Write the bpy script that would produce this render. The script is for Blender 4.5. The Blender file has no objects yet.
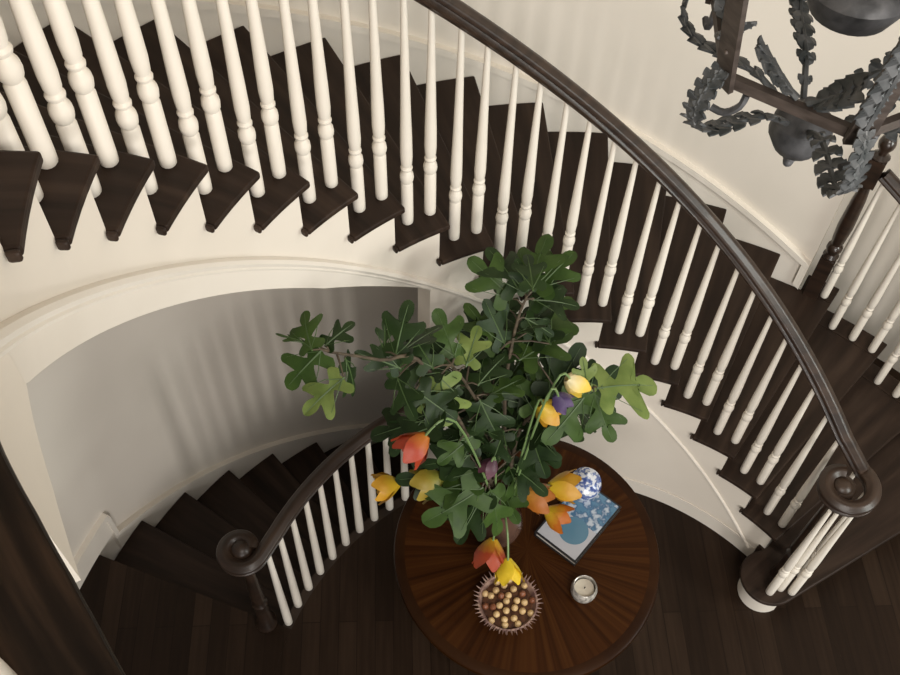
import bpy, bmesh, math, random
from mathutils import Vector, Matrix
random.seed(7)
SC = bpy.context.scene
COL = SC.collection
PI = math.pi
def rad(a): return a * PI / 180.0
def P(r, a, z): return Vector((r * math.cos(rad(a)), r * math.sin(rad(a)), z))

# ------------------------------------------------------------------ dimensions
H = 0.178                      # riser height
DPH = 7.8066                   # degrees per tread
PH0 = 25.166                   # front of tread k lies at PH0 + k*DPH
RN, RS = 1.243, 1.268          # inner nosing radius, inner stringer face
RO = 2.32                      # face of the outer wall
RL = 2.39                      # face of the lower stairwell wall
NT = 21                        # tread 21 is the landing
ZL = NT * H
def fr(k): return PH0 + k * DPH
def kc(a): return (a - PH0) / DPH
NOSE = 1.25                    # degrees between nosing front and riser

# ------------------------------------------------------------------ helpers
class MB:
    """collects faces, build() links them as one mesh object"""
    def __init__(s): s.v = []; s.f = []; s.m = []
    def add(s, vs, fs, m=0):
        o = len(s.v); s.v += [tuple(v) for v in vs]
        for f in fs: s.f.append([o + i for i in f]); s.m.append(m)
    def box(s, c, d, rot=0, m=0):
        cx, cy, cz = c; x, y, z = d[0] / 2, d[1] / 2, d[2] / 2
        ca, sa = math.cos(rot), math.sin(rot)
        vs = [(cx + a * x * ca - b * y * sa, cy + a * x * sa + b * y * ca, cz + k * z) for k in (-1, 1) for a, b in ((-1, -1), (1, -1), (1, 1), (-1, 1))]
        s.add(vs, [(3, 2, 1, 0), (4, 5, 6, 7), (0, 1, 5, 4), (1, 2, 6, 5), (2, 3, 7, 6), (3, 0, 4, 7)], m)
    def sector(s, r0, r1, a0, a1, z0, z1, n=8, m=0):
        """solid ring sector; z0, z1 numbers or functions of the angle"""
        g0 = z0 if callable(z0) else (lambda a: z0)
        g1 = z1 if callable(z1) else (lambda a: z1)
        q0 = r0 if callable(r0) else (lambda a: r0)
        vs = []
        for i in range(n + 1):
            a = a0 + (a1 - a0) * i / n
            vs += [P(q0(a), a, g0(a)), P(r1, a, g0(a)), P(r1, a, g1(a)), P(q0(a), a, g1(a))]
        fs = []
        for i in range(n):
            b = 4 * i; c = b + 4
            fs += [(b, b + 1, c + 1, c), (b + 1, b + 2, c + 2, c + 1), (b + 2, b + 3, c + 3, c + 2), (b + 3, b, c, c + 3)]
        fs += [(3, 2, 1, 0), (4 * n, 4 * n + 1, 4 * n + 2, 4 * n + 3)]
        s.add(vs, fs, m)
    def prism(s, poly, z0, z1, m=0):
        n = len(poly)
        vs = [(x, y, z0) for x, y in poly] + [(x, y, z1) for x, y in poly]
        fs = [tuple(range(n - 1, -1, -1)), tuple(range(n, 2 * n))] + [(i, (i + 1) % n, n + (i + 1) % n, n + i) for i in range(n)]
        s.add(vs, fs, m)
    def lathe(s, prof, c=(0, 0, 0), n=16, m=0, cap=True):
        vs = []; c = Vector(c)
        for r, z in prof:
            for i in range(n):
                a = 2 * PI * i / n
                vs.append((c.x + r * math.cos(a), c.y + r * math.sin(a), c.z + z))
        fs = []
        for j in range(len(prof) - 1):
            for i in range(n):
                k = (i + 1) % n
                fs.append((j * n + i, j * n + k, (j + 1) * n + k, (j + 1) * n + i))
        if cap:
            fs.append(tuple(range(n - 1, -1, -1)))
            fs.append(tuple(range((len(prof) - 1) * n, len(prof) * n)))
        s.add(vs, fs, m)
    def sweep(s, pts, prof, m=0, up=Vector((0, 0, 1)), scale=None, cap=True):
        """profile points (u sideways, v up) carried along pts"""
        pts = [Vector(p) for p in pts]; n = len(prof); vs = []
        for i, p in enumerate(pts):
            t = (pts[min(i + 1, len(pts) - 1)] - pts[max(i - 1, 0)])
            if t.length < 1e-9: t = Vector((1, 0, 0))
            t.normalize()
            side = t.cross(up)
            if side.length < 1e-4: side = t.cross(Vector((1, 0, 0)))
            side.normalize(); u2 = side.cross(t).normalized()
            k = scale[i] if scale else 1
            for u, v in prof: vs.append(p + side * u * k + u2 * v * k)
        fs = []
        for i in range(len(pts) - 1):
            for j in range(n):
                q = (j + 1) % n
                fs.append((i * n + j, i * n + q, (i + 1) * n + q, (i + 1) * n + j))
        if cap:
            fs.append(tuple(range(n - 1, -1, -1))); fs.append(tuple(range((len(pts) - 1) * n, len(pts) * n)))
        s.add(vs, fs, m)
    def tube(s, pts, r, n=8, m=0):
        rs = r if isinstance(r, (list, tuple)) else [r] * len(pts)
        s.sweep(pts, [(math.cos(2 * PI * i / n), math.sin(2 * PI * i / n)) for i in range(n)], m, scale=rs)
    def ball(s, c, r, n=10, m=0, sz=1.0):
        k = max(4, n // 2)
        s.lathe([(max(1e-4, r * math.sin(PI * j / k)), -r * sz * math.cos(PI * j / k)) for j in range(k + 1)], c, n, m, cap=False)
    def build(s, name, mats, parent=None, smooth=False, angle=40, bevel=0):
        me = bpy.data.meshes.new(name)
        me.from_pydata(s.v, [], s.f); 
        if not isinstance(mats, (list, tuple)): mats = [mats]
        for mm in mats: me.materials.append(mm)
        for p_, mi in zip(me.polygons, s.m): p_.material_index = mi
        bm = bmesh.new(); bm.from_mesh(me)
        bmesh.ops.recalc_face_normals(bm, faces=bm.faces)
        bm.to_mesh(me); bm.free()
        if smooth:
            for p_ in me.polygons: p_.use_smooth = True
            try: me.set_sharp_from_angle(angle=rad(angle))
            except Exception: pass
        o = bpy.data.objects.new(name, me); COL.objects.link(o)
        if parent: o.parent = parent
        if bevel:
            b = o.modifiers.new('bevel', 'BEVEL'); b.width = bevel; b.segments = 2; b.limit_method = 'ANGLE'; b.angle_limit = rad(50)
        return o
def tag(o, label, cat, group=None, kind=None):
    o['label'] = label; o['category'] = cat
    if group: o['group'] = group
    if kind: o['kind'] = kind
    return o
def thing(name, label, cat, loc=(0, 0, 0), group=None):
    o = bpy.data.objects.new(name, None); o.empty_display_size = 0.05; COL.objects.link(o)
    o.location = loc
    return tag(o, label, cat, group)
def struct(o, label=None, cat='wall'):
    o['kind'] = 'structure'
    if label: o['label'] = label; o['category'] = cat
    return o
def cat_rom(pts, sub=4, closed=False):
    pts = [Vector(p) for p in pts]; n = len(pts); out = []
    rng = range(n if closed else n - 1)
    for i in rng:
        if closed: a, b, c, d = pts[(i - 1) % n], pts[i], pts[(i + 1) % n], pts[(i + 2) % n]
        else: a, b, c, d = pts[max(i - 1, 0)], pts[i], pts[i + 1], pts[min(i + 2, n - 1)]
        for j in range(sub):
            t = j / sub
            out.append(0.5 * ((2 * b) + (c - a) * t + (2 * a - 5 * b + 4 * c - d) * t * t + (3 * b - a - 3 * c + d) * t ** 3))
    if not closed: out.append(pts[-1])
    return out

# ------------------------------------------------------------------ materials
def mat(name, col, rough=0.5, metal=0.0, coat=0.0, spec=0.5):
    m = bpy.data.materials.new(name); m.use_nodes = True
    b = m.node_tree.nodes['Principled BSDF']
    b.inputs['Base Color'].default_value = (*col, 1); b.inputs['Roughness'].default_value = rough
    b.inputs['Metallic'].default_value = metal; b.inputs['Coat Weight'].default_value = coat
    b.inputs['Specular IOR Level'].default_value = spec
    return m
def nodes(m): return m.node_tree.nodes, m.node_tree.links, m.node_tree.nodes['Principled BSDF']
def ramp(N, stops):
    r = N.new('ShaderNodeValToRGB'); e = r.color_ramp.elements
    e[0].position, e[0].color = stops[0][0], (*stops[0][1], 1)
    e[1].position, e[1].color = stops[-1][0], (*stops[-1][1], 1)
    for p_, c in stops[1:-1]:
        k = e.new(p_); k.color = (*c, 1)
    return r
def noise_mat(name, c0, c1, scale=(8, 8, 8), rough=0.5, metal=0.0, coat=0.0, lo=0.35, hi=0.65, bump=0.0, detail=4, spec=0.5):
    m = mat(name, c0, rough, metal, coat, spec); N, L, b = nodes(m)
    tc = N.new('ShaderNodeTexCoord'); mp = N.new('ShaderNodeMapping'); mp.inputs['Scale'].default_value = scale
    n = N.new('ShaderNodeTexNoise'); n.inputs['Scale'].default_value = 1.0; n.inputs['Detail'].default_value = detail
    L.new(tc.outputs['Object'], mp.inputs['Vector']); L.new(mp.outputs['Vector'], n.inputs['Vector'])
    r = ramp(N, [(lo, c0), (hi, c1)]); L.new(n.outputs['Fac'], r.inputs['Fac']); L.new(r.outputs['Color'], b.inputs['Base Color'])
    if bump:
        bp = N.new('ShaderNodeBump'); bp.inputs['Strength'].default_value = bump; bp.inputs['Distance'].default_value = 0.004
        L.new(n.outputs['Fac'], bp.inputs['Height']); L.new(bp.outputs['Normal'], b.inputs['Normal'])
    return m
def polar_wood(name, cen, c0, c1, c2, na=9, nr=1.2, rough=0.3, coat=0.2, spec=0.5):
    """wood whose grain runs along rays from cen"""
    m = mat(name, c0, rough, 0, coat, spec); N, L, b = nodes(m)
    tc = N.new('ShaderNodeTexCoord'); sb = N.new('ShaderNodeVectorMath'); sb.operation = 'SUBTRACT'; sb.inputs[1].default_value = cen
    L.new(tc.outputs['Object'], sb.inputs[0])
    sp = N.new('ShaderNodeSeparateXYZ'); L.new(sb.outputs['Vector'], sp.inputs['Vector'])
    at = N.new('ShaderNodeMath'); at.operation = 'ARCTAN2'; L.new(sp.outputs['Y'], at.inputs[0]); L.new(sp.outputs['X'], at.inputs[1])
    ln = N.new('ShaderNodeVectorMath'); ln.operation = 'LENGTH'; L.new(sb.outputs['Vector'], ln.inputs[0])
    ma = N.new('ShaderNodeMath'); ma.operation = 'MULTIPLY'; ma.inputs[1].default_value = na; L.new(at.outputs['Value'], ma.inputs[0])
    mr = N.new('ShaderNodeMath'); mr.operation = 'MULTIPLY'; mr.inputs[1].default_value = nr; L.new(ln.outputs['Value'], mr.inputs[0])
    cb = N.new('ShaderNodeCombineXYZ'); L.new(ma.outputs['Value'], cb.inputs['X']); L.new(mr.outputs['Value'], cb.inputs['Y'])
    n = N.new('ShaderNodeTexNoise'); n.inputs['Scale'].default_value = 1.0; n.inputs['Detail'].default_value = 5
    L.new(cb.outputs['Vector'], n.inputs['Vector'])
    r = ramp(N, [(0.3, c0), (0.5, c1), (0.72, c2)]); L.new(n.outputs['Fac'], r.inputs['Fac']); L.new(r.outputs['Color'], b.inputs['Base Color'])
    return m

CREAM = noise_mat('cream_paint', (0.73, 0.665, 0.575), (0.76, 0.695, 0.605), (3, 3, 3), 0.6, spec=0.2)
WALLP = noise_mat('wall_paint', (0.70, 0.645, 0.565), (0.73, 0.67, 0.59), (2, 2, 2), 0.75, spec=0.15)
TRIM = noise_mat('trim_paint', (0.76, 0.70, 0.615), (0.79, 0.73, 0.645), (4, 4, 4), 0.45, spec=0.3)
BAL = noise_mat('baluster_paint', (0.77, 0.71, 0.62), (0.80, 0.74, 0.65), (6, 6, 6), 0.42, spec=0.35)
ESP = noise_mat('espresso_wood', (0.020, 0.0125, 0.0085), (0.042, 0.026, 0.017), (9, 9, 9), 0.42, coat=0.0, bump=0.05, spec=0.35)
RAILW = noise_mat('rail_wood', (0.019, 0.0105, 0.0065), (0.042, 0.024, 0.015), (5, 5, 40), 0.40, coat=0.06, spec=0.4)
DARKW = noise_mat('newel_wood', (0.016, 0.010, 0.007), (0.035, 0.020, 0.013), (6, 6, 30), 0.3, coat=0.25)
TREADW = polar_wood('tread_wood', (0, 0, 0), (0.016, 0.010, 0.007), (0.027, 0.0165, 0.0115), (0.046, 0.029, 0.020), na=34, nr=1.6, rough=0.45, coat=0.0, spec=0.15)

def floor_material():
    m = mat('floor_planks', (0.02, 0.013, 0.009), 0.40, spec=0.14); N, L, b = nodes(m)
    tc = N.new('ShaderNodeTexCoord'); mp = N.new('ShaderNodeMapping'); mp.inputs['Rotation'].default_value = (0, 0, rad(86))
    L.new(tc.outputs['Object'], mp.inputs['Vector'])
    br = N.new('ShaderNodeTexBrick'); br.inputs['Scale'].default_value = 1.0
    br.inputs['Brick Width'].default_value = 1.1; br.inputs['Row Height'].default_value = 0.085
    br.inputs['Mortar Size'].default_value = 0.0022; br.inputs['Mortar Smooth'].default_value = 0.2
    br.inputs['Color1'].default_value = (0.2, 0.2, 0.2, 1); br.inputs['Color2'].default_value = (0.8, 0.8, 0.8, 1); br.inputs['Mortar'].default_value = (0, 0, 0, 1)
    L.new(mp.outputs['Vector'], br.inputs['Vector'])
    m2 = N.new('ShaderNodeMapping'); m2.inputs['Scale'].default_value = (3.0, 50, 5); L.new(mp.outputs['Vector'], m2.inputs['Vector'])
    n = N.new('ShaderNodeTexNoise'); n.inputs['Scale'].default_value = 1.0; n.inputs['Detail'].default_value = 5; L.new(m2.outputs['Vector'], n.inputs['Vector'])
    mx = N.new('ShaderNodeMath'); mx.operation = 'MULTIPLY_ADD'; mx.inputs[1].default_value = 0.55
    L.new(br.outputs['Color'], mx.inputs[0])
    sc = N.new('ShaderNodeMath'); sc.operation = 'MULTIPLY'; sc.inputs[1].default_value = 0.5; L.new(n.outputs['Fac'], sc.inputs[0]); L.new(sc.outputs['Value'], mx.inputs[2])
    r = ramp(N, [(0.15, (0.008, 0.0042, 0.0022)), (0.5, (0.018, 0.0098, 0.0055)), (0.85, (0.036, 0.021, 0.0125))])
    L.new(mx.outputs['Value'], r.inputs['Fac']); L.new(r.outputs['Color'], b.inputs['Base Color'])
    return m
FLOORM = floor_material()
LANDW = polar_wood('landing_wood', (0, 0, 0), (0.004, 0.0024, 0.0016), (0.010, 0.006, 0.0037), (0.032, 0.0185, 0.011), na=5.0, nr=110, rough=0.5, coat=0.0, spec=0.12)

# ------------------------------------------------------------------ profiles
RAIL_HALF = [(0.014, -0.030), (0.018, -0.024), (0.027, -0.020), (0.029, -0.012), (0.022, -0.006), (0.020, 0.000), (0.030, 0.005), (0.0315, 0.014), (0.026, 0.022), (0.017, 0.024), (0.013, 0.030), (0.0, 0.033)]
RAIL_PROF = [(-u, v) for u, v in RAIL_HALF[:1]] + RAIL_HALF + [(-u, v) for u, v in RAIL_HALF[-2:0:-1]]
def baluster_profile(h, b=0.245, k=1.0):
    """round turned baluster: plain foot, ring and vase, long taper"""
    p = [(0.0165, 0), (0.0195, 0.004), (0.020, 0.03), (0.0195, b - 0.060), (0.0165, b - 0.052), (0.021, b - 0.044), (0.0228, b - 0.030), (0.0215, b - 0.016), (0.0165, b - 0.006), (0.0135, b),
         (0.0185, b + 0.005), (0.0195, b + 0.012), (0.0150, b + 0.019), (0.0175, b + 0.027), (0.0195, b + 0.06), (0.0185, b + 0.14)]
    z0 = b + 0.14
    for i in range(1, 6):
        t = i / 5
        p.append((0.0185 - 0.0102 * t ** 0.85, z0 + (h - z0) * t))
    return [(r * k, z) for r, z in p]
def baluster_mesh(h, b=0.245, k=1.0, n=14):
    m = MB(); m.lathe(baluster_profile(h, b, k), n=n); return m
def copy_part(src, parent, loc):
    o = src.copy(); COL.objects.link(o); o.parent = parent; o.location = loc
    return o
# ================================================================== SETTING
# ground floor with the opening over the lower stair
LF = lambda j: 161.2 - 7.07 * j        # front of lower tread j (0 = floor edge)
m = MB()
m.sector(0.001, 1.345, 0, 360, -0.04, 0, 96)
m.sector(1.345, 5.0, LF(0), 450, -0.04, 0, 120)
struct(m.build('floor', FLOORM), 'dark brown plank floor of the ground storey', 'floor')
m = MB(); m.sector(1.30, 1.39, 62, LF(0), -0.16, -0.001, 60)
struct(m.build('trim_1', ESP), 'dark edge board around the opening over the lower stair', 'trim')

# outer wall of the main stair: bottom edge follows the stair
WEND = 60.6
m = MB(); m.sector(RO, 2.50, WEND, 262, lambda a: min(kc(a) * H - 0.30, ZL - 0.30), 6.2, 160)
struct(m.build('wall_back', WALLP, smooth=True), 'tall curved cream wall behind the main stair', 'wall')
m = MB(); m.sector(RL, 2.52, 62, 165.2, -2.4, lambda a: kc(a) * H - 0.42, 80)
struct(m.build('wall_left', WALLP, smooth=True), 'curved wall of the lower stairwell under the main stair', 'wall')
m = MB(); m.sector(2.76, 2.90, 20, 64, -0.04, 6.2, 40)
struct(m.build('wall_right', WALLP, smooth=True), 'pale wall beyond the outer railing at right', 'wall')
# skirting of the main stair on the outer wall, cap bead above, closed at the newel
def sk_top(a): return kc(a) * H + 0.055
m = MB()
m.sector(RO - 0.018, RO + 0.003, WEND, 188, lambda a: kc(a) * H - 0.26, sk_top, 120)
m.sector(RO - 0.034, RO + 0.003, WEND, 188, lambda a: sk_top(a) + 0.001, lambda a: sk_top(a) + 0.036, 120)
m.sector(RO - 0.034, RO - 0.016, WEND, WEND + 0.9, lambda a: kc(a) * H - 0.09, sk_top, 2)
struct(m.build('trim_2', TRIM, smooth=True), 'cream stair skirting along the tall curved wall', 'trim')
# skirting of the lower stair and level base at its head
def lsk_top(a): return -0.055 - (157.8 - a) * 0.0240
m = MB()
m.sector(RL - 0.020, RL + 0.003, 70, 158.2, lambda a: lsk_top(a) - 0.36, lsk_top, 90)
m.sector(RL - 0.032, RL + 0.003, 70, 157.8, lambda a: lsk_top(a) + 0.001, lambda a: lsk_top(a) + 0.030, 90)
struct(m.build('trim_3', TRIM, smooth=True), 'cream skirting stepping down the lower stairwell wall', 'trim')
m = MB()
m.sector(RL - 0.022, RL + 0.003, 158.2, 165.2, 0.0, 0.145, 12)
m.sector(RL - 0.030, RL + 0.003, 157.8, 165.2, 0.146, 0.176, 12)
m.sector(RL - 0.030, RL + 0.003, 157.6, 158.2, -0.05, 0.145, 2)
m.sector(RL - 0.022, 2.56, 165.2, 165.8, 0.0, 0.176, 2)
struct(m.build('baseboard_left', TRIM, smooth=True), 'cream baseboard at the head of the lower stair', 'baseboard')
# wall under the main stair (inner side) from the floor up to the stringer
JAMB = 121.5
m = MB(); m.sector(RS + 0.006, RS + 0.10, 37.5, JAMB, 0.0, lambda a: max(0.02, kc(a) * H - 0.372), 70)
struct(m.build('wall_front', CREAM, smooth=True), 'curved cream wall under the lower half of the main stair', 'wall')
m = MB(); m.sector(RS - 0.001, RS + 0.004, 41.5, JAMB, 0.0, 0.11, 70)
struct(m.build('baseboard_right', TRIM, smooth=True), 'low cream baseboard of the wall under the main stair', 'baseboard')
# landing
def land_r(a):
    T = [(180, 1.262), (205, 1.262), (211, 1.255), (215, 1.248), (219, 1.246), (222, 1.249), (225, 1.256), (232, 1.262), (300, 1.262)]
    for (a0, z0), (a1, z1) in zip(T, T[1:]):
        if a <= a1: return z0 + (z1 - z0) * (a - a0) / (a1 - a0)
    return 1.262
def fas_z(a):
    T = [(189, 3.45), (197.8, 3.44), (200, 3.42), (202, 3.395), (204.2, 3.365), (207, 3.352), (300, 3.345)]
    for (a0, z0), (a1, z1) in zip(T, T[1:]):
        if a <= a1: return z0 + (z1 - z0) * (a - a0) / (a1 - a0)
    return 3.345
m = MB(); m.sector(1.42, RO - 0.002, fr(21) + NOSE, 262, ZL - 0.26, ZL - 0.033, 40)
struct(m.build('floor_slab', CREAM, smooth=True), 'slab of the upper landing', 'floor')
m = MB(); m.sector(land_r, RO - 0.002, fr(21), 262, ZL - 0.032, ZL, 90)
struct(m.build('floor_upper', LANDW, bevel=0.006), 'dark wood floor of the upper landing at lower left', 'floor')
m = MB(); m.sector(RS, RS + 0.05, fr(21) + NOSE, 210.8, lambda a: fas_z(a) if a > 197.8 else kc(a) * H - 0.37, ZL - 0.033, 90)
struct(m.build('trim_4', CREAM, smooth=True), 'cream fascia below the edge of the upper landing', 'trim')

# ================================================================== MAIN STAIR
stair = thing('curved_staircase', 'long curved main staircase with dark wood treads rising to the upper left', 'staircase')
TH = 0.024
for k in range(2, 21):
    m = MB()
    a0, a1 = fr(k), fr(k + 1)
    ro = RO - 0.019
    m.sector(RN, ro, a0, a1 + NOSE + 0.1, k * H - TH, k * H, 5)
    m.sector(RN, RS - 0.002, a1 + NOSE + 0.1, a1 + 1.9, k * H - TH, k * H, 2)       # return nosing
    if k in (2, 3, 4):                                                          # open outer side
        m.sector(ro, 2.415, a0, min(a1 + NOSE + 0.1, WEND - 0.3), k * H - TH, k * H, 4)
    m.build('tread', TREADW, stair, bevel=0.007)
    m = MB(); m.sector(RS + 0.002, ro, a0 + NOSE, a0 + NOSE + 0.5, (k - 1) * H + 0.001, k * H - TH - 0.001, 1)
    if k in (2, 3, 4): m.sector(ro, 2.39, a0 + NOSE, a0 + NOSE + 0.5, (k - 1) * H + 0.001, k * H - TH - 0.001, 1)
    m.build('riser', ESP, stair)
# top riser below the landing
m = MB(); m.sector(RS + 0.002, RO - 0.02, fr(21) + NOSE - 0.6, fr(21) + NOSE - 0.05, 20 * H + 0.001, ZL - 0.034, 1); m.build('riser', ESP, stair)
# bullnose first step
BC = Vector((0.945, 0.708)); BR_ = 0.135
def bull(rr, off, outer):
    d = Vector((math.cos(rad(31.6)), math.sin(rad(31.6)))); nrm = Vector((d.y, -d.x))
    pts = []
    for i in range(21):
        a = 31.6 - 90 - (i / 20) * 205
        pts.append((BC.x + rr * math.cos(rad(a)), BC.y + rr * math.sin(rad(a))))
    pts.append(tuple(P(1.262, 43.5, 0).xy)); pts.append(tuple(P(outer, 42.6, 0).xy))
    s = Vector((BC.x, BC.y)) + nrm * rr
    q = s + d * math.sqrt(max(0.01, outer * outer - 1.05 ** 2)) ; q = s + d * 1.22 * (outer / 2.415)
    pts.append((q.x, q.y))
    return pts
m = MB(); m.prism(bull(BR_, 0, 2.415), H - TH, H); m.build('tread', TREADW, stair, bevel=0.007)
m = MB(); m.prism(bull(BR_ - 0.036, 0, 2.39), 0.001, H - TH - 0.001); m.build('riser', ESP, stair)
m = MB()
arc = [(BC.x + (BR_ - 0.032) * math.cos(rad(31.6 - 90 - i * 9)), BC.y + (BR_ - 0.032) * math.sin(rad(31.6 - 90 - i * 9))) for i in range(23)]
m.sweep([(x, y, (H - TH) / 2) for x, y in arc], [(-0.003, -(H - TH) / 2 + 0.002), (0.003, -(H - TH) / 2 + 0.002), (0.003, (H - TH) / 2 - 0.002), (-0.003, (H - TH) / 2 - 0.002)])
o = m.build('bullnose_riser', TRIM, stair, smooth=True); o['label'] = 'white curved riser under the bullnose step'

# inner cut stringer (stepped top), bead along its foot, soffit band
m = MB()
for k in range(2, 21):
    m.sector(RS, RS + 0.045, fr(k) + NOSE, fr(k + 1) + NOSE, lambda a: max(0.01, kc(a) * H - 0.37), k * H - TH - 0.001, 5)
m.build('stringer', CREAM, stair, smooth=True)
m = MB()
prof = [(0.016 * math.cos(2 * PI * i / 8), 0.015 * math.sin(2 * PI * i / 8)) for i in range(8)]
zb = lambda a: kc(a) * H - 0.372
angs = [45 + i * 1.5 for i in range(106)]
m.sweep([P(RS - 0.001, a, zb(a)) for a in angs], prof, scale=[0.55 + 0.45 * min(1, max(0, (a - 112) / 14)) for a in angs])
zc = lambda a: kc(a) * H - 0.40
m.sweep([P(RS + 0.002, a, zc(a)) for a in [JAMB + i * 1.5 for i in range(56)]], [(u * 0.55, v * 0.6) for u, v in prof])
m.build('stringer_moulding', TRIM, stair, smooth=True)
def sof(a):
    t = min(1, max(0, (a - 119) / 22)); d = 0.375 + 0.125 * t ** 0.7
    z = kc(a) * H - d
    return z if a < 197.8 else fas_z(a)
m = MB(); m.sector(RS + 0.004, RS + 0.06, 119, 197.8, sof, lambda a: kc(a) * H - 0.371, 60)
m.build('soffit_band', TRIM, stair, smooth=True)
m = MB(); m.sector(RS + 0.06, RL - 0.002, 64, 197.8, lambda a: kc(a) * H - 0.45, lambda a: kc(a) * H - 0.40, 80)
m.build('soffit', CREAM, stair, smooth=True)

# ------------------------------------------------------------------ inner railing of the main stair
rail = thing('stair_railing', 'inner railing of the main stair with white balusters and long dark handrail', 'railing')
RB = 1.325
FR1, FR2 = 0.205, 0.68
def rail_z(a):
    k = kc(a)
    if k >= 21: k = 21 + (1 - math.exp(-(k - 21) * 1.0)) * 0.35
    return k * H + 0.825
protos = {}
for k in range(2, 21):
    for f in (FR1, FR2):
        loc = P(RB, fr(k + f), k * H)
        if f not in protos:
            protos[f] = baluster_mesh(f * H + 0.806).build('baluster', BAL, rail, smooth=True); protos[f].location = loc
        else: copy_part(protos[f], rail, loc)
hL = rail_z(230) - 0.02 - ZL
lp = None
for i in range(7):
    a = 191.5 + i * 4.4
    loc = P(1.335, a, ZL)
    if lp is None: lp = baluster_mesh(hL).build('baluster', BAL, rail, smooth=True); lp.location = loc
    else: copy_part(lp, rail, loc)
m = MB(); q = P(1.392, 222.2, ZL)                    # painted post that ends the railing on the landing
m.lathe([(0.060, 0), (0.060, 0.10), (0.052, 0.115), (0.042, 0.12), (0.040, 0.30), (0.048, 0.32), (0.036, 0.34), (0.044, 0.42), (0.034, 0.80), (0.046, 0.83), (0.046, 0.95), (0.03, 0.99), (0.001, 1.0)], tuple(q), 24)
o = m.build('newel_post', BAL, rail, smooth=True); o['label'] = 'white post on the upper landing'
# handrail: helix, easing into the volute
VC = Vector((1.004, 0.730)); VZ = 1.07
pts = [P(1.315, a, rail_z(a)) for a in [222 - i * 2.0 for i in range(91)]]
aend = math.degrees(math.atan2(pts[-1].y, pts[-1].x))
sp = []
n = 34
start = pts[-1]; 
for i in range(1, n + 1):
    t = i / n
    ang = rad(52 - t * 330)                         # clockwise seen from above
    r = 0.108 - 0.046 * t ** 1.6
    sp.append(Vector((VC.x + r * math.cos(ang), VC.y + r * math.sin(ang), VZ - 0.004 * t)))
br_ = cat_rom([pts[-2], pts[-1], sp[0], sp[1]], 6)[6:13]
path = pts + br_[1:-1] + sp
m = MB(); m.sweep(path, RAIL_PROF)
hr = m.build('handrail', RAILW, rail, smooth=True, angle=50)
m = MB(); m.lathe([(0.03, -0.03), (0.052, -0.024), (0.058, 0.0), (0.057, 0.014), (0.048, 0.025), (0.038, 0.022), (0.032, 0.030), (0.014, 0.037), (0.001, 0.038)], (VC.x - 0.014, VC.y, VZ - 0.012), 20)
m.build('volute_eye', RAILW, hr, smooth=True)
m = MB()
cz = VZ - 0.03 - H
m.lathe([(0.034, 0), (0.036, 0.02), (0.030, 0.05), (0.028, 0.24), (0.036, 0.26), (0.024, 0.28), (0.033, 0.32), (0.026, 0.55), (0.020, cz - 0.06), (0.03, cz - 0.03), (0.03, cz)], (0.985, 0.72, H), 18)
m.build('newel_post', DARKW, rail, smooth=True)
hV = VZ - 0.028 - H
vp = None
for x, y in ((0.933, 0.634), (1.035, 0.638), (0.985, 0.655), (1.09, 0.72), (1.075, 0.82)):
    tx, ty = x + (VC.x - 0.985) * 0.6, y + 0.012
    if vp is None: vp = baluster_mesh(hV, 0.26).build('baluster', BAL, rail, smooth=True); vp.location = (x, y, H)
    else: copy_part(vp, rail, (x, y, H))

# ------------------------------------------------------------------ outer railing on the lowest steps
orail = thing('outer_railing', 'short outer railing with dark turned newel at the right edge', 'railing')
NB = P(2.31, 59.0, 4 * H)
m = MB(); s = 0.034
m.box((NB.x, NB.y, NB.z + 0.14), (0.07, 0.07, 0.28), rad(59))
m.lathe([(0.034, 0.28), (0.038, 0.295), (0.028, 0.315), (0.037, 0.34), (0.036, 0.36), (0.024, 0.375), (0.030, 0.40), (0.036, 0.50), (0.030, 0.68), (0.022, 0.76), (0.034, 0.775), (0.034, 0.785)], tuple(NB), 16)
m.box((NB.x, NB.y, NB.z + 0.86), (0.07, 0.07, 0.15), rad(59))
m.lathe([(0.036, 0.935), (0.040, 0.945), (0.022, 0.96), (0.020, 0.975), (0.034, 1.0), (0.037, 1.02), (0.030, 1.045), (0.010, 1.06), (0.001, 1.062)], tuple(NB), 16)
m.build('newel_post', DARKW, orail, smooth=True)
oz = lambda a: kc(a) * H + 0.825
m = MB(); m.sweep([P(2.31, a, oz(a)) for a in [57.9 - i * 1.2 for i in range(20)]], RAIL_PROF); m.build('handrail', RAILW, orail, smooth=True, angle=50)
op = {}
for k, fs in ((4, (0.15,)), (3, (0.82, 0.47, 0.13)), (2, (0.80, 0.46, 0.12)), (1, (0.80, 0.46))):
    for f in fs:
        loc = P(2.325, fr(k + f), k * H)
        key = round(f, 1)
        if key not in op:
            op[key] = baluster_mesh(f * H + 0.806).build('baluster', BAL, orail, smooth=True); op[key].location = loc
        else: copy_part(op[key], orail, loc)

NE = P(2.31, 34.6, H)
m = MB(); m.lathe([(0.040, 0), (0.040, 0.20), (0.034, 0.22), (0.037, 0.25), (0.026, 0.28), (0.034, 0.40), (0.024, 0.70), (0.034, 0.76), (0.036, 0.90), (0.040, 0.92), (0.022, 0.935), (0.034, 0.97), (0.026, 1.01), (0.001, 1.03)], tuple(NE), 16)
m.build('newel_post', DARKW, orail, smooth=True)
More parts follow.
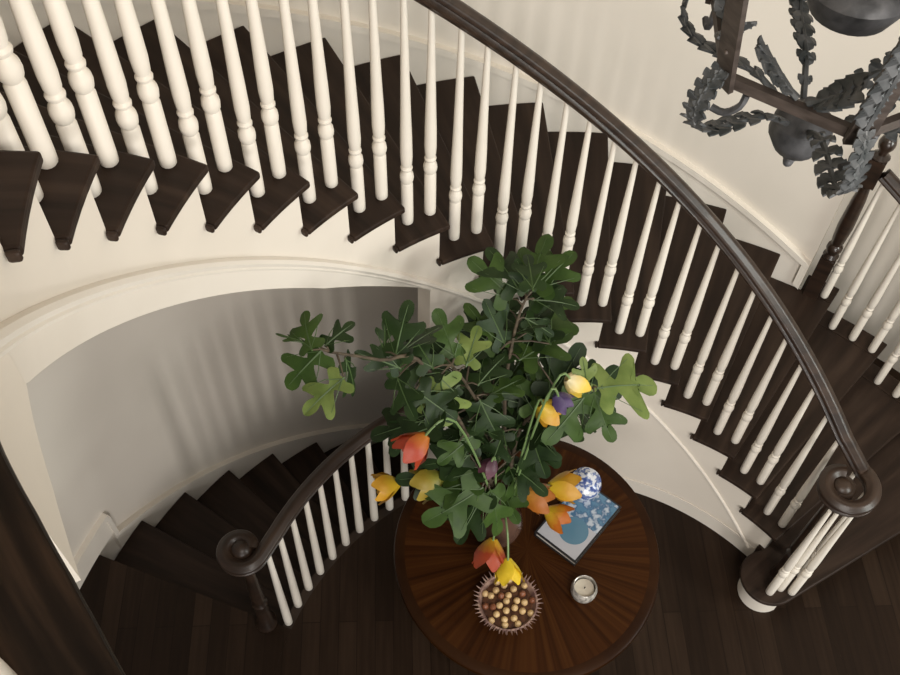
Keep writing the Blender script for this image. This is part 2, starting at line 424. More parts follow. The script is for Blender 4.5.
# ------------------------------------------------------------------ lower stair
low = thing('lower_staircase', 'dark lower staircase descending under the main stair at left', 'staircase')
for j in range(1, 11):
    z = -j * H
    m = MB(); m.sector(1.40, RL - 0.021, LF(j), LF(j - 1) + NOSE, z - TH, z, 5); m.build('tread', TREADW, low, bevel=0.006)
    m = MB(); m.sector(1.405, RL - 0.022, LF(j - 1) + 0.9, LF(j - 1) + 1.4, z + 0.001, z + H - TH - 0.001 if j > 1 else -0.041, 1); m.build('riser', ESP, low)
m = MB(); m.sector(1.392, 1.40, 92, LF(0), lambda a: -(LF(0) - a) / 7.07 * H - 0.35, -0.17, 30); m.build('stringer', ESP, low, smooth=True)
m = MB(); m.sector(1.392, RL - 0.002, 80, LF(0), lambda a: -(LF(0) - a) / 7.07 * H - 0.60, lambda a: -(LF(0) - a) / 7.07 * H - 0.44, 30); m.build('soffit', ESP, low, smooth=True)

frail = thing('floor_railing', 'level railing with white balusters and dark scroll around the lower stair opening', 'railing')
fp = None
plain = MB(); plain.lathe([(0.016, 0), (0.0195, 0.005), (0.020, 0.06), (0.0195, 0.12), (0.0185, 0.20), (0.0165, 0.40), (0.0135, 0.62), (0.0115, 0.805)], n=14)
for i in range(11):
    loc = P(1.372, 160.1 - 3.93 * i, 0)
    if fp is None: fp = plain.build('baluster', BAL, frail, smooth=True); fp.location = loc
    else: copy_part(fp, frail, loc)
V2 = Vector((-1.392, 0.462))
pts = [P(1.372, a, 0.835) for a in [119 + 2 * i for i in range(20)]]
sp = []
for i in range(1, 31):
    t = i / 30
    ang = rad(-14 - t * 340)          # turns outwards, clockwise seen from above
    r = 0.086 - 0.045 * t
    sp.append(Vector((V2.x + r * math.cos(ang), V2.y + r * math.sin(ang), 0.835)))
br_ = cat_rom([pts[-2], pts[-1], sp[0], sp[1]], 6)[6:13]
m = MB(); m.sweep(pts + br_[1:-1] + sp, RAIL_PROF); hr2 = m.build('handrail', RAILW, frail, smooth=True, angle=50)
m = MB(); m.lathe([(0.03, -0.03), (0.048, -0.02), (0.050, 0.0), (0.044, 0.012), (0.03, 0.032), (0.012, 0.040), (0.001, 0.042)], (V2.x, V2.y, 0.835), 20); m.build('volute_eye', RAILW, hr2, smooth=True)
m = MB(); m.lathe([(0.05, 0), (0.05, 0.03), (0.036, 0.05), (0.030, 0.24), (0.036, 0.26), (0.024, 0.28), (0.031, 0.33), (0.024, 0.55), (0.020, 0.74), (0.03, 0.78), (0.03, 0.806)], (V2.x, V2.y, 0), 18); m.build('newel_post', DARKW, frail, smooth=True)
# ================================================================== LANTERN
IRON = noise_mat('wrought_iron', (0.035, 0.036, 0.038), (0.11, 0.11, 0.115), (30, 30, 30), 0.5, metal=0.35, bump=0.4)
IRONB = noise_mat('iron_bronze', (0.045, 0.034, 0.028), (0.10, 0.078, 0.066), (22, 22, 60), 0.5, metal=0.35, bump=0.3)
LEAFI = noise_mat('iron_leaf_patina', (0.03, 0.035, 0.036), (0.10, 0.103, 0.105), (26, 26, 26), 0.5, metal=0.3, bump=0.3)
LC = Vector((-0.060, 0.010, 0))
lan = thing('lantern', 'large six-sided wrought iron lantern with leaf scrolls hanging at the upper right', 'lantern', (LC.x, LC.y, 3.56))
def LP_(r, a, z): return Vector((r * math.cos(rad(a)), r * math.sin(rad(a)), z - 3.56))
HEX = [-152 + 60 * i for i in range(6)]
ZB, ZT, R0, R1 = 3.80, 4.42, 0.190, 0.285
def hexbar(z, r, w, h):
    m = MB()
    m.sweep([LP_(r, a, z) for a in HEX + HEX[:1]], [(-w, -h), (w, -h), (w, h), (-w, h)]); return m
hexbar(ZB, R0, 0.006, 0.0085).build('bottom_ring', IRONB, lan)
hexbar(ZT, R1, 0.007, 0.014).build('top_ring', IRONB, lan)
for a in HEX:
    m = MB(); p0, p1 = LP_(R0, a, ZB - 0.014), LP_(R1, a, ZT)
    t = (p1 - p0).normalized(); rd = Vector((math.cos(rad(a)), math.sin(rad(a)), 0)); sd = Vector((-rd.y, rd.x, 0)); rd2 = sd.cross(t)
    vs = []
    for q in (p0, p1):
        for u, v in ((-1, -1), (1, -1), (1, 1), (-1, 1)): vs.append(q + sd * 0.017 * u + rd2 * 0.004 * v)
    m.add(vs, [(0, 1, 2, 3), (7, 6, 5, 4), (0, 4, 5, 1), (1, 5, 6, 2), (2, 6, 7, 3), (3, 7, 4, 0)])
    for i in range(5):
        q = p0.lerp(p1, 0.1 + 0.2 * i) + rd2 * 0.004
        m.ball(q, 0.004, 6)
    m.build('corner_post', IRONB, lan)
def acanthus(path, sizes, nrm_side):
    """serrated leaf pairs along a curling stem; path in local space"""
    m = MB(); path = [Vector(p) for p in path]
    m.tube(path, [0.0055 * (1 - 0.55 * i / (len(path) - 1)) for i in range(len(path))], 6)
    for i in range(1, len(path) - 1):
        t = (path[i + 1] - path[i - 1]).normalized(); s = nrm_side
        up = t.cross(s).normalized(); L = sizes[i] if i < len(sizes) else sizes[-1]
        for sg in (-1, 1):
            for lift in (0.25,):
                b = path[i]; d = (t * 0.75 + s * sg * 0.75 + up * lift * sg).normalized(); w = (t - d * t.dot(d)).normalized()
                n = up
                pts_ = [(0, -0.35), (0.35, -0.45), (0.55, -0.30), (0.62, -0.42), (0.85, -0.2), (1.0, 0.05), (0.8, 0.22), (0.6, 0.22), (0.5, 0.42), (0.25, 0.36), (0, 0.35)]
                top = [b + d * x * L + w * y * L * 0.9 + n * (0.18 * L * math.sin(x * 3)) for x, y in pts_]
                bot = [q - n * 0.0035 for q in top]; k = len(top)
                m.add(top + bot, [tuple(range(k)), tuple(range(2 * k - 1, k - 1, -1))] + [(j, (j + 1) % k, k + (j + 1) % k, k + j) for j in range(k)])
    return m
for idx, a in enumerate(HEX):
    sd = Vector((-math.sin(rad(a)), math.cos(rad(a)), 0))
    pr_ = cat_rom([(0.035, 3.655, 0), (0.085, 3.69, 0), (0.14, 3.700, 0), (0.188, 3.704, 0), (0.222, 3.728, 0), (0.230, 3.765, 0), (0.218, 3.80, 0), (0.203, 3.820, 0)], 2)
    path = [LP_(q.x, a, q.y) for q in pr_]
    acanthus(path, [0.0, 0.018, 0.024, 0.028, 0.030, 0.030, 0.028, 0.027, 0.026, 0.025, 0.025, 0.024, 0.022, 0.018, 0.012], sd).build('scroll_arm', LEAFI, lan)
    # small hook below the ring and a leaf spray lying on the ring, between corners
    q0 = LP_(0.165, a + 30, ZB - 0.012)
    e = LP_(R0, a, ZB).lerp(LP_(R0, a + 60, ZB), 0.18); dr = (LP_(R0, a + 60, ZB) - LP_(R0, a, ZB)).normalized()
    hk = cat_rom([e + Vector((0, 0, -0.012)), e + dr * -0.004 + Vector((0, 0, -0.035)), e - dr * 0.022 + Vector((0, 0, -0.056)), e - dr * 0.042 + Vector((0, 0, -0.056))], 3)
    m = MB(); m.tube(hk, 0.0055, 6); m.build('hook', IRON, lan)
    for s0, s1 in ((0.52, 0.14), (0.60, 0.90)):
        A, B = LP_(R0 - 0.004, a, ZB).lerp(LP_(R0 - 0.004, a + 60, ZB), s0), LP_(R0 - 0.004, a, ZB).lerp(LP_(R0 - 0.004, a + 60, ZB), s1)
        sp_ = [A.lerp(B, i / 5) + Vector((0, 0, 0.012 + 0.055 * (i / 5) ** 1.2)) for i in range(6)]
        acanthus(sp_, [0.0, 0.026, 0.034, 0.036, 0.032, 0.024], Vector((0, 0, 1)).cross(dr)).build('leaf_spray', LEAFI, lan)
# inner leaf along the near post (corner at -92 and its opposite)
for a in (-92, 28):
    sp_ = [LP_(R0 + 0.007 + (R1 - R0) * i / 26, a, ZB + 0.01 + (ZT - ZB) * i / 26) for i in range(24)]
    acanthus(sp_, [0.036] * 24, Vector((-math.sin(rad(a)), math.cos(rad(a)), 0))).build('post_leaf', LEAFI, lan)
m = MB(); m.lathe([(0.001, 0.008), (0.012, 0.010), (0.008, 0.020), (0.034, 0.034), (0.048, 0.060), (0.046, 0.088), (0.030, 0.104), (0.014, 0.112), (0.012, 0.125)], (0, 0, 0), 18); m.build('pendant_bowl', IRON, lan, smooth=True)
pend = COL.objects[-1]
m = MB(); m.lathe([(0.001, -0.012), (0.007, -0.006), (0.009, 0.002), (0.004, 0.012)], (0, 0, 0), 10); m.build('finial', IRON, pend, smooth=True)
m = MB(); m.tube([(0, 0, 0.31), (0, 0, 0.98)], 0.008, 8); m.build('stem', IRON, lan)
m = MB(); m.lathe([(0.010, 0.270), (0.034, 0.275), (0.056, 0.290), (0.070, 0.318), (0.072, 0.330), (0.064, 0.342), (0.045, 0.353), (0.012, 0.358)], (0, 0, 0), 28); pan = m.build('drip_pan', IRON, lan, smooth=True)
WAX = mat('candle_sleeve', (0.75, 0.68, 0.55), 0.5)
for i in range(3):
    a = 120 * i + 30; x, y = 0.026 * math.cos(rad(a)), 0.026 * math.sin(rad(a))
    m = MB(); m.lathe([(0.011, 0.350), (0.011, 0.44), (0.001, 0.441)], (x, y, 0), 10); m.build('candle_sleeve', WAX, pan, smooth=True)
for a in HEX:
    m = MB(); m.tube(cat_rom([LP_(R1, a, ZT), LP_(R1 * 0.8, a, ZT + 0.08), LP_(R1 * 0.35, a, ZT + 0.10), LP_(0.0, a, ZT + 0.12)], 4), 0.007, 6); m.build('crown_strap', IRON, lan)
m = MB()
for i in range(34):
    z = 0.99 + i * 0.0485
    ring = [(0.013 * math.cos(t), 0.0, 0.028 * math.sin(t)) for t in [2 * PI * j / 10 for j in range(11)]]
    if i % 2: ring = [(y, x, zz) for x, y, zz in ring]
    m.tube([(x, y, z + zz) for x, y, zz in ring], 0.004, 5)
m.build('chain', IRON, lan, smooth=True)
m = MB(); m.sector(0.001, 2.9, 0, 360, 6.2, 6.26, 48); struct(m.build('ceiling', WALLP), 'ceiling over the stairwell', 'ceiling')

# ================================================================== TABLE
TC = Vector((-0.238, 0.545)); TZ = 0.76; TR = 0.548
TABW = polar_wood('table_veneer', (0, 0, 0), (0.020, 0.0056, 0.0010), (0.036, 0.0110, 0.0021), (0.060, 0.021, 0.0045), na=22, nr=0.8, rough=0.42, coat=0.0, spec=0.10)
TABD = noise_mat('table_edge_wood', (0.016, 0.0050, 0.0012), (0.028, 0.0095, 0.002), (5, 5, 5), 0.4, coat=0.0, spec=0.12)
tab = thing('pedestal_table', 'round reddish-brown pedestal table with radiating veneer in the stairwell', 'table', (TC.x, TC.y, 0))
m = MB(); m.lathe([(0.001, TZ - 0.03), (TR - 0.045, TZ - 0.03), (TR - 0.045, TZ), (0.001, TZ)], n=96); m.build('tabletop', TABW, tab, smooth=True)
m = MB(); m.lathe([(TR - 0.045, TZ - 0.045), (TR - 0.02, TZ - 0.045), (TR - 0.006, TZ - 0.034), (TR, TZ - 0.018), (TR - 0.004, TZ - 0.005), (TR - 0.012, TZ), (TR - 0.045, TZ)], n=96, cap=False); m.build('table_edge', TABD, tab, smooth=True)
m = MB(); m.lathe([(TR - 0.10, TZ - 0.10), (TR - 0.085, TZ - 0.10), (TR - 0.085, TZ - 0.031), (TR - 0.10, TZ - 0.031)], n=64, cap=False); m.build('apron', TABD, tab, smooth=True)
m = MB(); m.lathe([(0.10, 0.05), (0.11, 0.10), (0.07, 0.16), (0.055, 0.26), (0.085, 0.38), (0.095, 0.46), (0.06, 0.56), (0.07, 0.64), (0.16, TZ - 0.035), (0.16, TZ - 0.031)], n=32); m.build('pedestal', TABD, tab, smooth=True)
for i in range(4):
    a = 45 + 90 * i; m = MB()
    m.sweep(cat_rom([(0.06 * math.cos(rad(a)), 0.06 * math.sin(rad(a)), 0.14), (0.20 * math.cos(rad(a)), 0.20 * math.sin(rad(a)), 0.10), (0.33 * math.cos(rad(a)), 0.33 * math.sin(rad(a)), 0.035)], 4), [(-0.03, -0.03), (0.03, -0.03), (0.03, 0.03), (-0.03, 0.03)])
    m.build('foot', TABD, tab, bevel=0.006)

# ------------------------------------------------------------------ things on the table
def gnode_cover():
    m = mat('cover_print', (0.42, 0.43, 0.46), 0.25, coat=0.3); N, L, b = nodes(m)
    tc = N.new('ShaderNodeTexCoord')
    sp = N.new('ShaderNodeSeparateXYZ'); L.new(tc.outputs['Object'], sp.inputs['Vector'])
    n = N.new('ShaderNodeTexNoise'); n.inputs['Scale'].default_value = 26; n.inputs['Detail'].default_value = 3; L.new(tc.outputs['Object'], n.inputs['Vector'])
    r1 = ramp(N, [(0.42, (0.09, 0.20, 0.30)), (0.5, (0.05, 0.12, 0.22)), (0.6, (0.45, 0.50, 0.56))]); L.new(n.outputs['Fac'], r1.inputs['Fac'])
    dist = N.new('ShaderNodeVectorMath'); dist.operation = 'DISTANCE'; dist.inputs[1].default_value = (-0.055, -0.015, 0.036); L.new(tc.outputs['Object'], dist.inputs[0])
    lt = N.new('ShaderNodeMath'); lt.operation = 'LESS_THAN'; lt.inputs[1].default_value = 0.062; L.new(dist.outputs['Value'], lt.inputs[0])
    # left third pale, rest blue photograph
    gt = N.new('ShaderNodeMath'); gt.operation = 'GREATER_THAN'; gt.inputs[1].default_value = -0.005; L.new(sp.outputs['X'], gt.inputs[0])
    mx = N.new('ShaderNodeMix'); mx.data_type = 'RGBA'; L.new(gt.outputs['Value'], mx.inputs['Factor']); mx.inputs['A'].default_value = (0.42, 0.42, 0.45, 1); L.new(r1.outputs['Color'], mx.inputs['B'])
    mx2 = N.new('ShaderNodeMix'); mx2.data_type = 'RGBA'; L.new(lt.outputs['Value'], mx2.inputs['Factor']); L.new(mx.outputs['Result'], mx2.inputs['A']); mx2.inputs['B'].default_value = (0.085, 0.19, 0.27, 1)
    L.new(mx2.outputs['Result'], b.inputs['Base Color']); return m
COVER = mat('book_cover_black', (0.012, 0.012, 0.014), 0.35); PAGES = noise_mat('book_pages', (0.55, 0.52, 0.47), (0.65, 0.62, 0.56), (3, 3, 300), 0.7)
BKC = Vector((-0.0255, 0.673)); BA = rad(51.6)
book = thing('coffee_table_book', 'large book with blue and grey picture cover lying on the round table', 'book', (BKC.x, BKC.y, TZ)); book.rotation_euler = (0, 0, BA)
bw, bd = 0.328, 0.208
m = MB(); m.box((0, 0, 0.0025), (bw, bd, 0.005)); m.box((0, 0, 0.0345), (bw, bd, 0.005)); m.box((0, bd / 2 - 0.003, 0.0185), (bw, 0.006, 0.0268)); bcov = m.build('cover', COVER, book)
m = MB(); m.box((0, -0.002, 0.0185), (bw - 0.012, bd - 0.012, 0.0266)); m.build('page_block', PAGES, book)
m = MB(); m.box((0, 0, 0.0374), (bw - 0.016, bd - 0.016, 0.0007)); o = m.build('cover_picture', gnode_cover(), bcov); o['label'] = 'blue and grey cover picture'
def blue_white():
    m = mat('blue_white_glaze', (0.7, 0.72, 0.75), 0.15, coat=0.5); N, L, b = nodes(m)
    tc = N.new('ShaderNodeTexCoord'); v = N.new('ShaderNodeTexNoise'); v.inputs['Scale'].default_value = 38; v.inputs['Detail'].default_value = 2
    L.new(tc.outputs['Object'], v.inputs['Vector']); r = ramp(N, [(0.47, (0.66, 0.68, 0.72)), (0.52, (0.16, 0.22, 0.42)), (0.62, (0.05, 0.08, 0.25))]); L.new(v.outputs['Fac'], r.inputs['Fac']); L.new(r.outputs['Color'], b.inputs['Base Color']); return m
BW = blue_white()
jar = thing('porcelain_jar', 'small blue and white porcelain jar standing on the picture book', 'jar', (-0.006, 0.785, TZ + 0.0378))
m = MB(); m.lathe([(0.036, 0), (0.038, 0.004), (0.040, 0.02), (0.058, 0.06), (0.068, 0.105), (0.062, 0.132), (0.036, 0.146), (0.032, 0.152)], n=28); m.build('body', BW, jar, smooth=True)
m = MB(); m.lathe([(0.040, 0.153), (0.043, 0.157), (0.040, 0.170), (0.020, 0.180), (0.008, 0.182), (0.010, 0.192), (0.001, 0.197)], n=24); m.build('lid', BW, jar, smooth=True)
MERC = noise_mat('mercury_glass', (0.30, 0.28, 0.25), (0.62, 0.58, 0.52), (60, 60, 60), 0.25, metal=0.3, lo=0.4, hi=0.6, bump=0.3)
can = thing('candle_holder', 'small round silvery glass candle holder beside the nut bowl', 'candle holder', (-0.017, 0.366, TZ))
m = MB(); m.lathe([(0.036, 0), (0.044, 0.006), (0.052, 0.03), (0.053, 0.055), (0.047, 0.078), (0.045, 0.080), (0.042, 0.078), (0.044, 0.055), (0.040, 0.02), (0.001, 0.016)], n=28, cap=False); m.build('glass_cup', MERC, can, smooth=True)
m = MB(); m.lathe([(0.038, 0.018), (0.041, 0.05), (0.040, 0.056), (0.001, 0.058)], n=20); wax = m.build('candle', mat('candle_wax', (0.62, 0.56, 0.46), 0.5), can, smooth=True)
m = MB(); m.tube([(0, 0, 0.056), (0.002, 0, 0.070)], 0.0018, 6); m.build('wick', mat('wick', (0.02, 0.018, 0.015), 0.9), wax)
# bowl with a spiky rim, filled with pale and brown nuts
BWC = Vector((-0.322, 0.293, TZ)); BRR = 0.118
SPK = noise_mat('spiky_bowl', (0.16, 0.085, 0.075), (0.34, 0.22, 0.17), (40, 40, 40), 0.55)
bowl = thing('nut_bowl', 'round bowl with a spiky pinkish rim full of nuts on the table', 'bowl', tuple(BWC))
m = MB(); m.lathe([(0.055, 0), (0.06, 0.004), (0.098, 0.03), (BRR, 0.075), (BRR - 0.006, 0.077), (BRR - 0.014, 0.060), (BRR - 0.026, 0.036), (0.055, 0.014), (0.001, 0.012)], n=40, cap=False)
shell = m.build('shell', SPK, bowl, smooth=True)
m = MB()
for ring, (z, n_, L_) in enumerate(((0.074, 44, 0.024), (0.056, 40, 0.020), (0.036, 34, 0.016))):
    rr = (BRR - 0.003, BRR - 0.012, 0.100)[ring]
    for i in range(n_):
        a = 2 * PI * (i + 0.5 * ring) / n_ + random.uniform(-0.04, 0.04); d = Vector((math.cos(a), math.sin(a), random.uniform(0.1, 0.75))).normalized()
        b = Vector((rr * math.cos(a), rr * math.sin(a), z)); m.tube([b, b + d * L_ * random.uniform(0.8, 1.15)], [0.0042, 0.0006], 5)
o = m.build('spikes', SPK, shell)
NUTL = noise_mat('nut_pale', (0.50, 0.33, 0.15), (0.66, 0.47, 0.24), (30, 30, 30), 0.4); NUTB = noise_mat('nut_brown', (0.16, 0.055, 0.025), (0.28, 0.10, 0.045), (30, 30, 30), 0.4)
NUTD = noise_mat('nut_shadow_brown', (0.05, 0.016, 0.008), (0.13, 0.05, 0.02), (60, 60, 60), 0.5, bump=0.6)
def nut(r, ma, nm):
    m = MB(); m.lathe([(0.001, -r), (r * 0.6, -r * 0.8), (r * 0.98, -r * 0.2), (r, r * 0.1), (r * 0.8, r * 0.65), (r * 0.4, r * 0.98), (0.001, r * 1.12)], n=12, cap=False); return m.build(nm, ma, None, smooth=True)
spots = [(0, 0)] + [(0.032 * math.cos(i * PI / 3 + 0.3), 0.032 * math.sin(i * PI / 3 + 0.3)) for i in range(6)] + [(0.066 * math.cos(i * PI / 5.5), 0.066 * math.sin(i * PI / 5.5)) for i in range(11)] + [(0.093 * math.cos(i * PI / 5 + 0.2), 0.093 * math.sin(i * PI / 5 + 0.2)) for i in range(10)] 
np_ = {}
for i, (x, y) in enumerate(spots):
    pale = i % 5 != 3
    lab = 'pale golden nut in the spiky bowl' if pale else 'reddish brown nut in the spiky bowl'
    z = TZ + 0.056 + (0.012 if i < 7 else (0.009 if i < 18 else 0.005))
    loc = (BWC.x + x + random.uniform(-.006, .006), BWC.y + y + random.uniform(-.006, .006), z)
    if pale not in np_: o = nut(0.0140, NUTL if pale else NUTB, 'nut'); np_[pale] = o
    else: o = np_[pale].copy(); COL.objects.link(o)
    o.location = loc; o.rotation_euler = (random.uniform(-.6, .6), random.uniform(-.6, .6), random.uniform(0, 6))
    tag(o, lab, 'nut', 'pale nuts in the bowl' if pale else 'brown nuts in the bowl')
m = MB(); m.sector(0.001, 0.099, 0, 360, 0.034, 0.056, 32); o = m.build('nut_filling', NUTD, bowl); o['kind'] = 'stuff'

# vase
GLASS = mat('vase_glaze', (0.10, 0.055, 0.04), 0.15, coat=0.4)
VB = Vector((-0.36, 0.6, TZ))
vase = thing('flower_vase', 'dark glazed vase under the fig branches on the table', 'vase', tuple(VB))
m = MB(); m.lathe([(0.055, 0), (0.06, 0.005), (0.085, 0.08), (0.095, 0.15), (0.08, 0.22), (0.055, 0.27), (0.06, 0.30), (0.056, 0.30), (0.050, 0.27), (0.074, 0.22), (0.088, 0.15), (0.078, 0.08), (0.05, 0.012), (0.001, 0.010)], n=32, cap=False); m.build('vase_body', GLASS, vase, smooth=True)

# ------------------------------------------------------------------ fig branches
def leaf_mat(name, c0, c1, rough=0.45):
    m = noise_mat(name, c0, c1, (14, 14, 14), rough, spec=0.22, lo=0.3, hi=0.7); N, L, b = nodes(m)
    b.inputs['Subsurface Weight'].default_value = 0.0
    return m
YOUNG = ((0.10, 0.15, 0.035), (0.18, 0.235, 0.065))
GREENS = [leaf_mat('fig_leaf_shaded', (0.011, 0.024, 0.0065), (0.022, 0.044, 0.011)), leaf_mat('fig_leaf_green', (0.027, 0.056, 0.011), (0.052, 0.095, 0.019)), leaf_mat('fig_leaf_young', *YOUNG)]  # darkest green has the shade of the inner leaves put into its colour
VEIN = mat('leaf_vein', (0.060, 0.105, 0.030), 0.5); BARK = noise_mat('fig_bark', (0.05, 0.035, 0.02), (0.10, 0.075, 0.045), (20, 20, 60), 0.7, bump=0.3)
HALF = [(0.0, 0.0), (0.02, 0.10), (-0.05, 0.24), (0.03, 0.36), (0.14, 0.35), (0.22, 0.20), (0.30, 0.09), (0.40, 0.22), (0.53, 0.42), (0.66, 0.48), (0.73, 0.39), (0.64, 0.22), (0.54, 0.07), (0.64, 0.10), (0.80, 0.155), (0.95, 0.11), (1.0, 0.0)]
HS = [(v.x, max(0, v.y)) for v in cat_rom([(x, y, 0) for x, y in HALF], 2)]
def add_leaf(m, base, tip, width, mi, seed):
    rnd = random.Random(seed)
    B, T = Vector(base), Vector(tip); ax = T - B; L = ax.length; ax.normalize()
    tl = 0.25 if mi == 2 else 0.75
    n0 = Vector((rnd.uniform(-tl, tl) - 0.1, rnd.uniform(-tl, tl) - 0.3, 1.0)); n0 = (n0 - ax * n0.dot(ax)).normalized(); sd = n0.cross(ax)
    droop, fold, wav = rnd.uniform(0.08, 0.32), rnd.uniform(0.05, 0.5), rnd.uniform(0.03, 0.10)
    ph = rnd.uniform(0, 6)
    def pt(x, y):
        yy = y * width
        z = -droop * x * x + fold * abs(yy) * 0.5 - 0.9 * yy * yy * 0.6 + wav * math.sin(9 * x + ph) * abs(yy) * 2
        return B + (ax * x + sd * yy + n0 * z) * L
    for sg in (1, -1):
        vs = []; k = len(HS)
        for i, (x, y) in enumerate(HS):
            mx = 0.02 + 0.96 * (i / (k - 1)) ** 1.15
            mx = min(max(mx, 0), 1)
            for t in (0, 0.5, 1): vs.append(pt(mx + (x - mx) * t, sg * y * t))
        fs = []
        for i in range(k - 1):
            for t in range(2):
                a, b_, c, d = i * 3 + t, i * 3 + t + 1, i * 3 + t + 4, i * 3 + t + 3
                fs.append((a, b_, c, d) if sg > 0 else (d, c, b_, a))
        m.add(vs, fs, mi)
    m.tube([pt(x, 0) + n0 * L * 0.006 for x in (-0.02, 0.3, 0.6, 0.92)], [0.0035, 0.0028, 0.002, 0.0008], 4, 3)
    for sg in (1, -1):
        m.tube([pt(0.04, 0) + n0 * L * 0.006, pt(0.3, sg * 0.2) + n0 * L * 0.008, pt(0.6, sg * 0.38) + n0 * L * 0.006], [0.002, 0.0016, 0.0006], 4, 3)
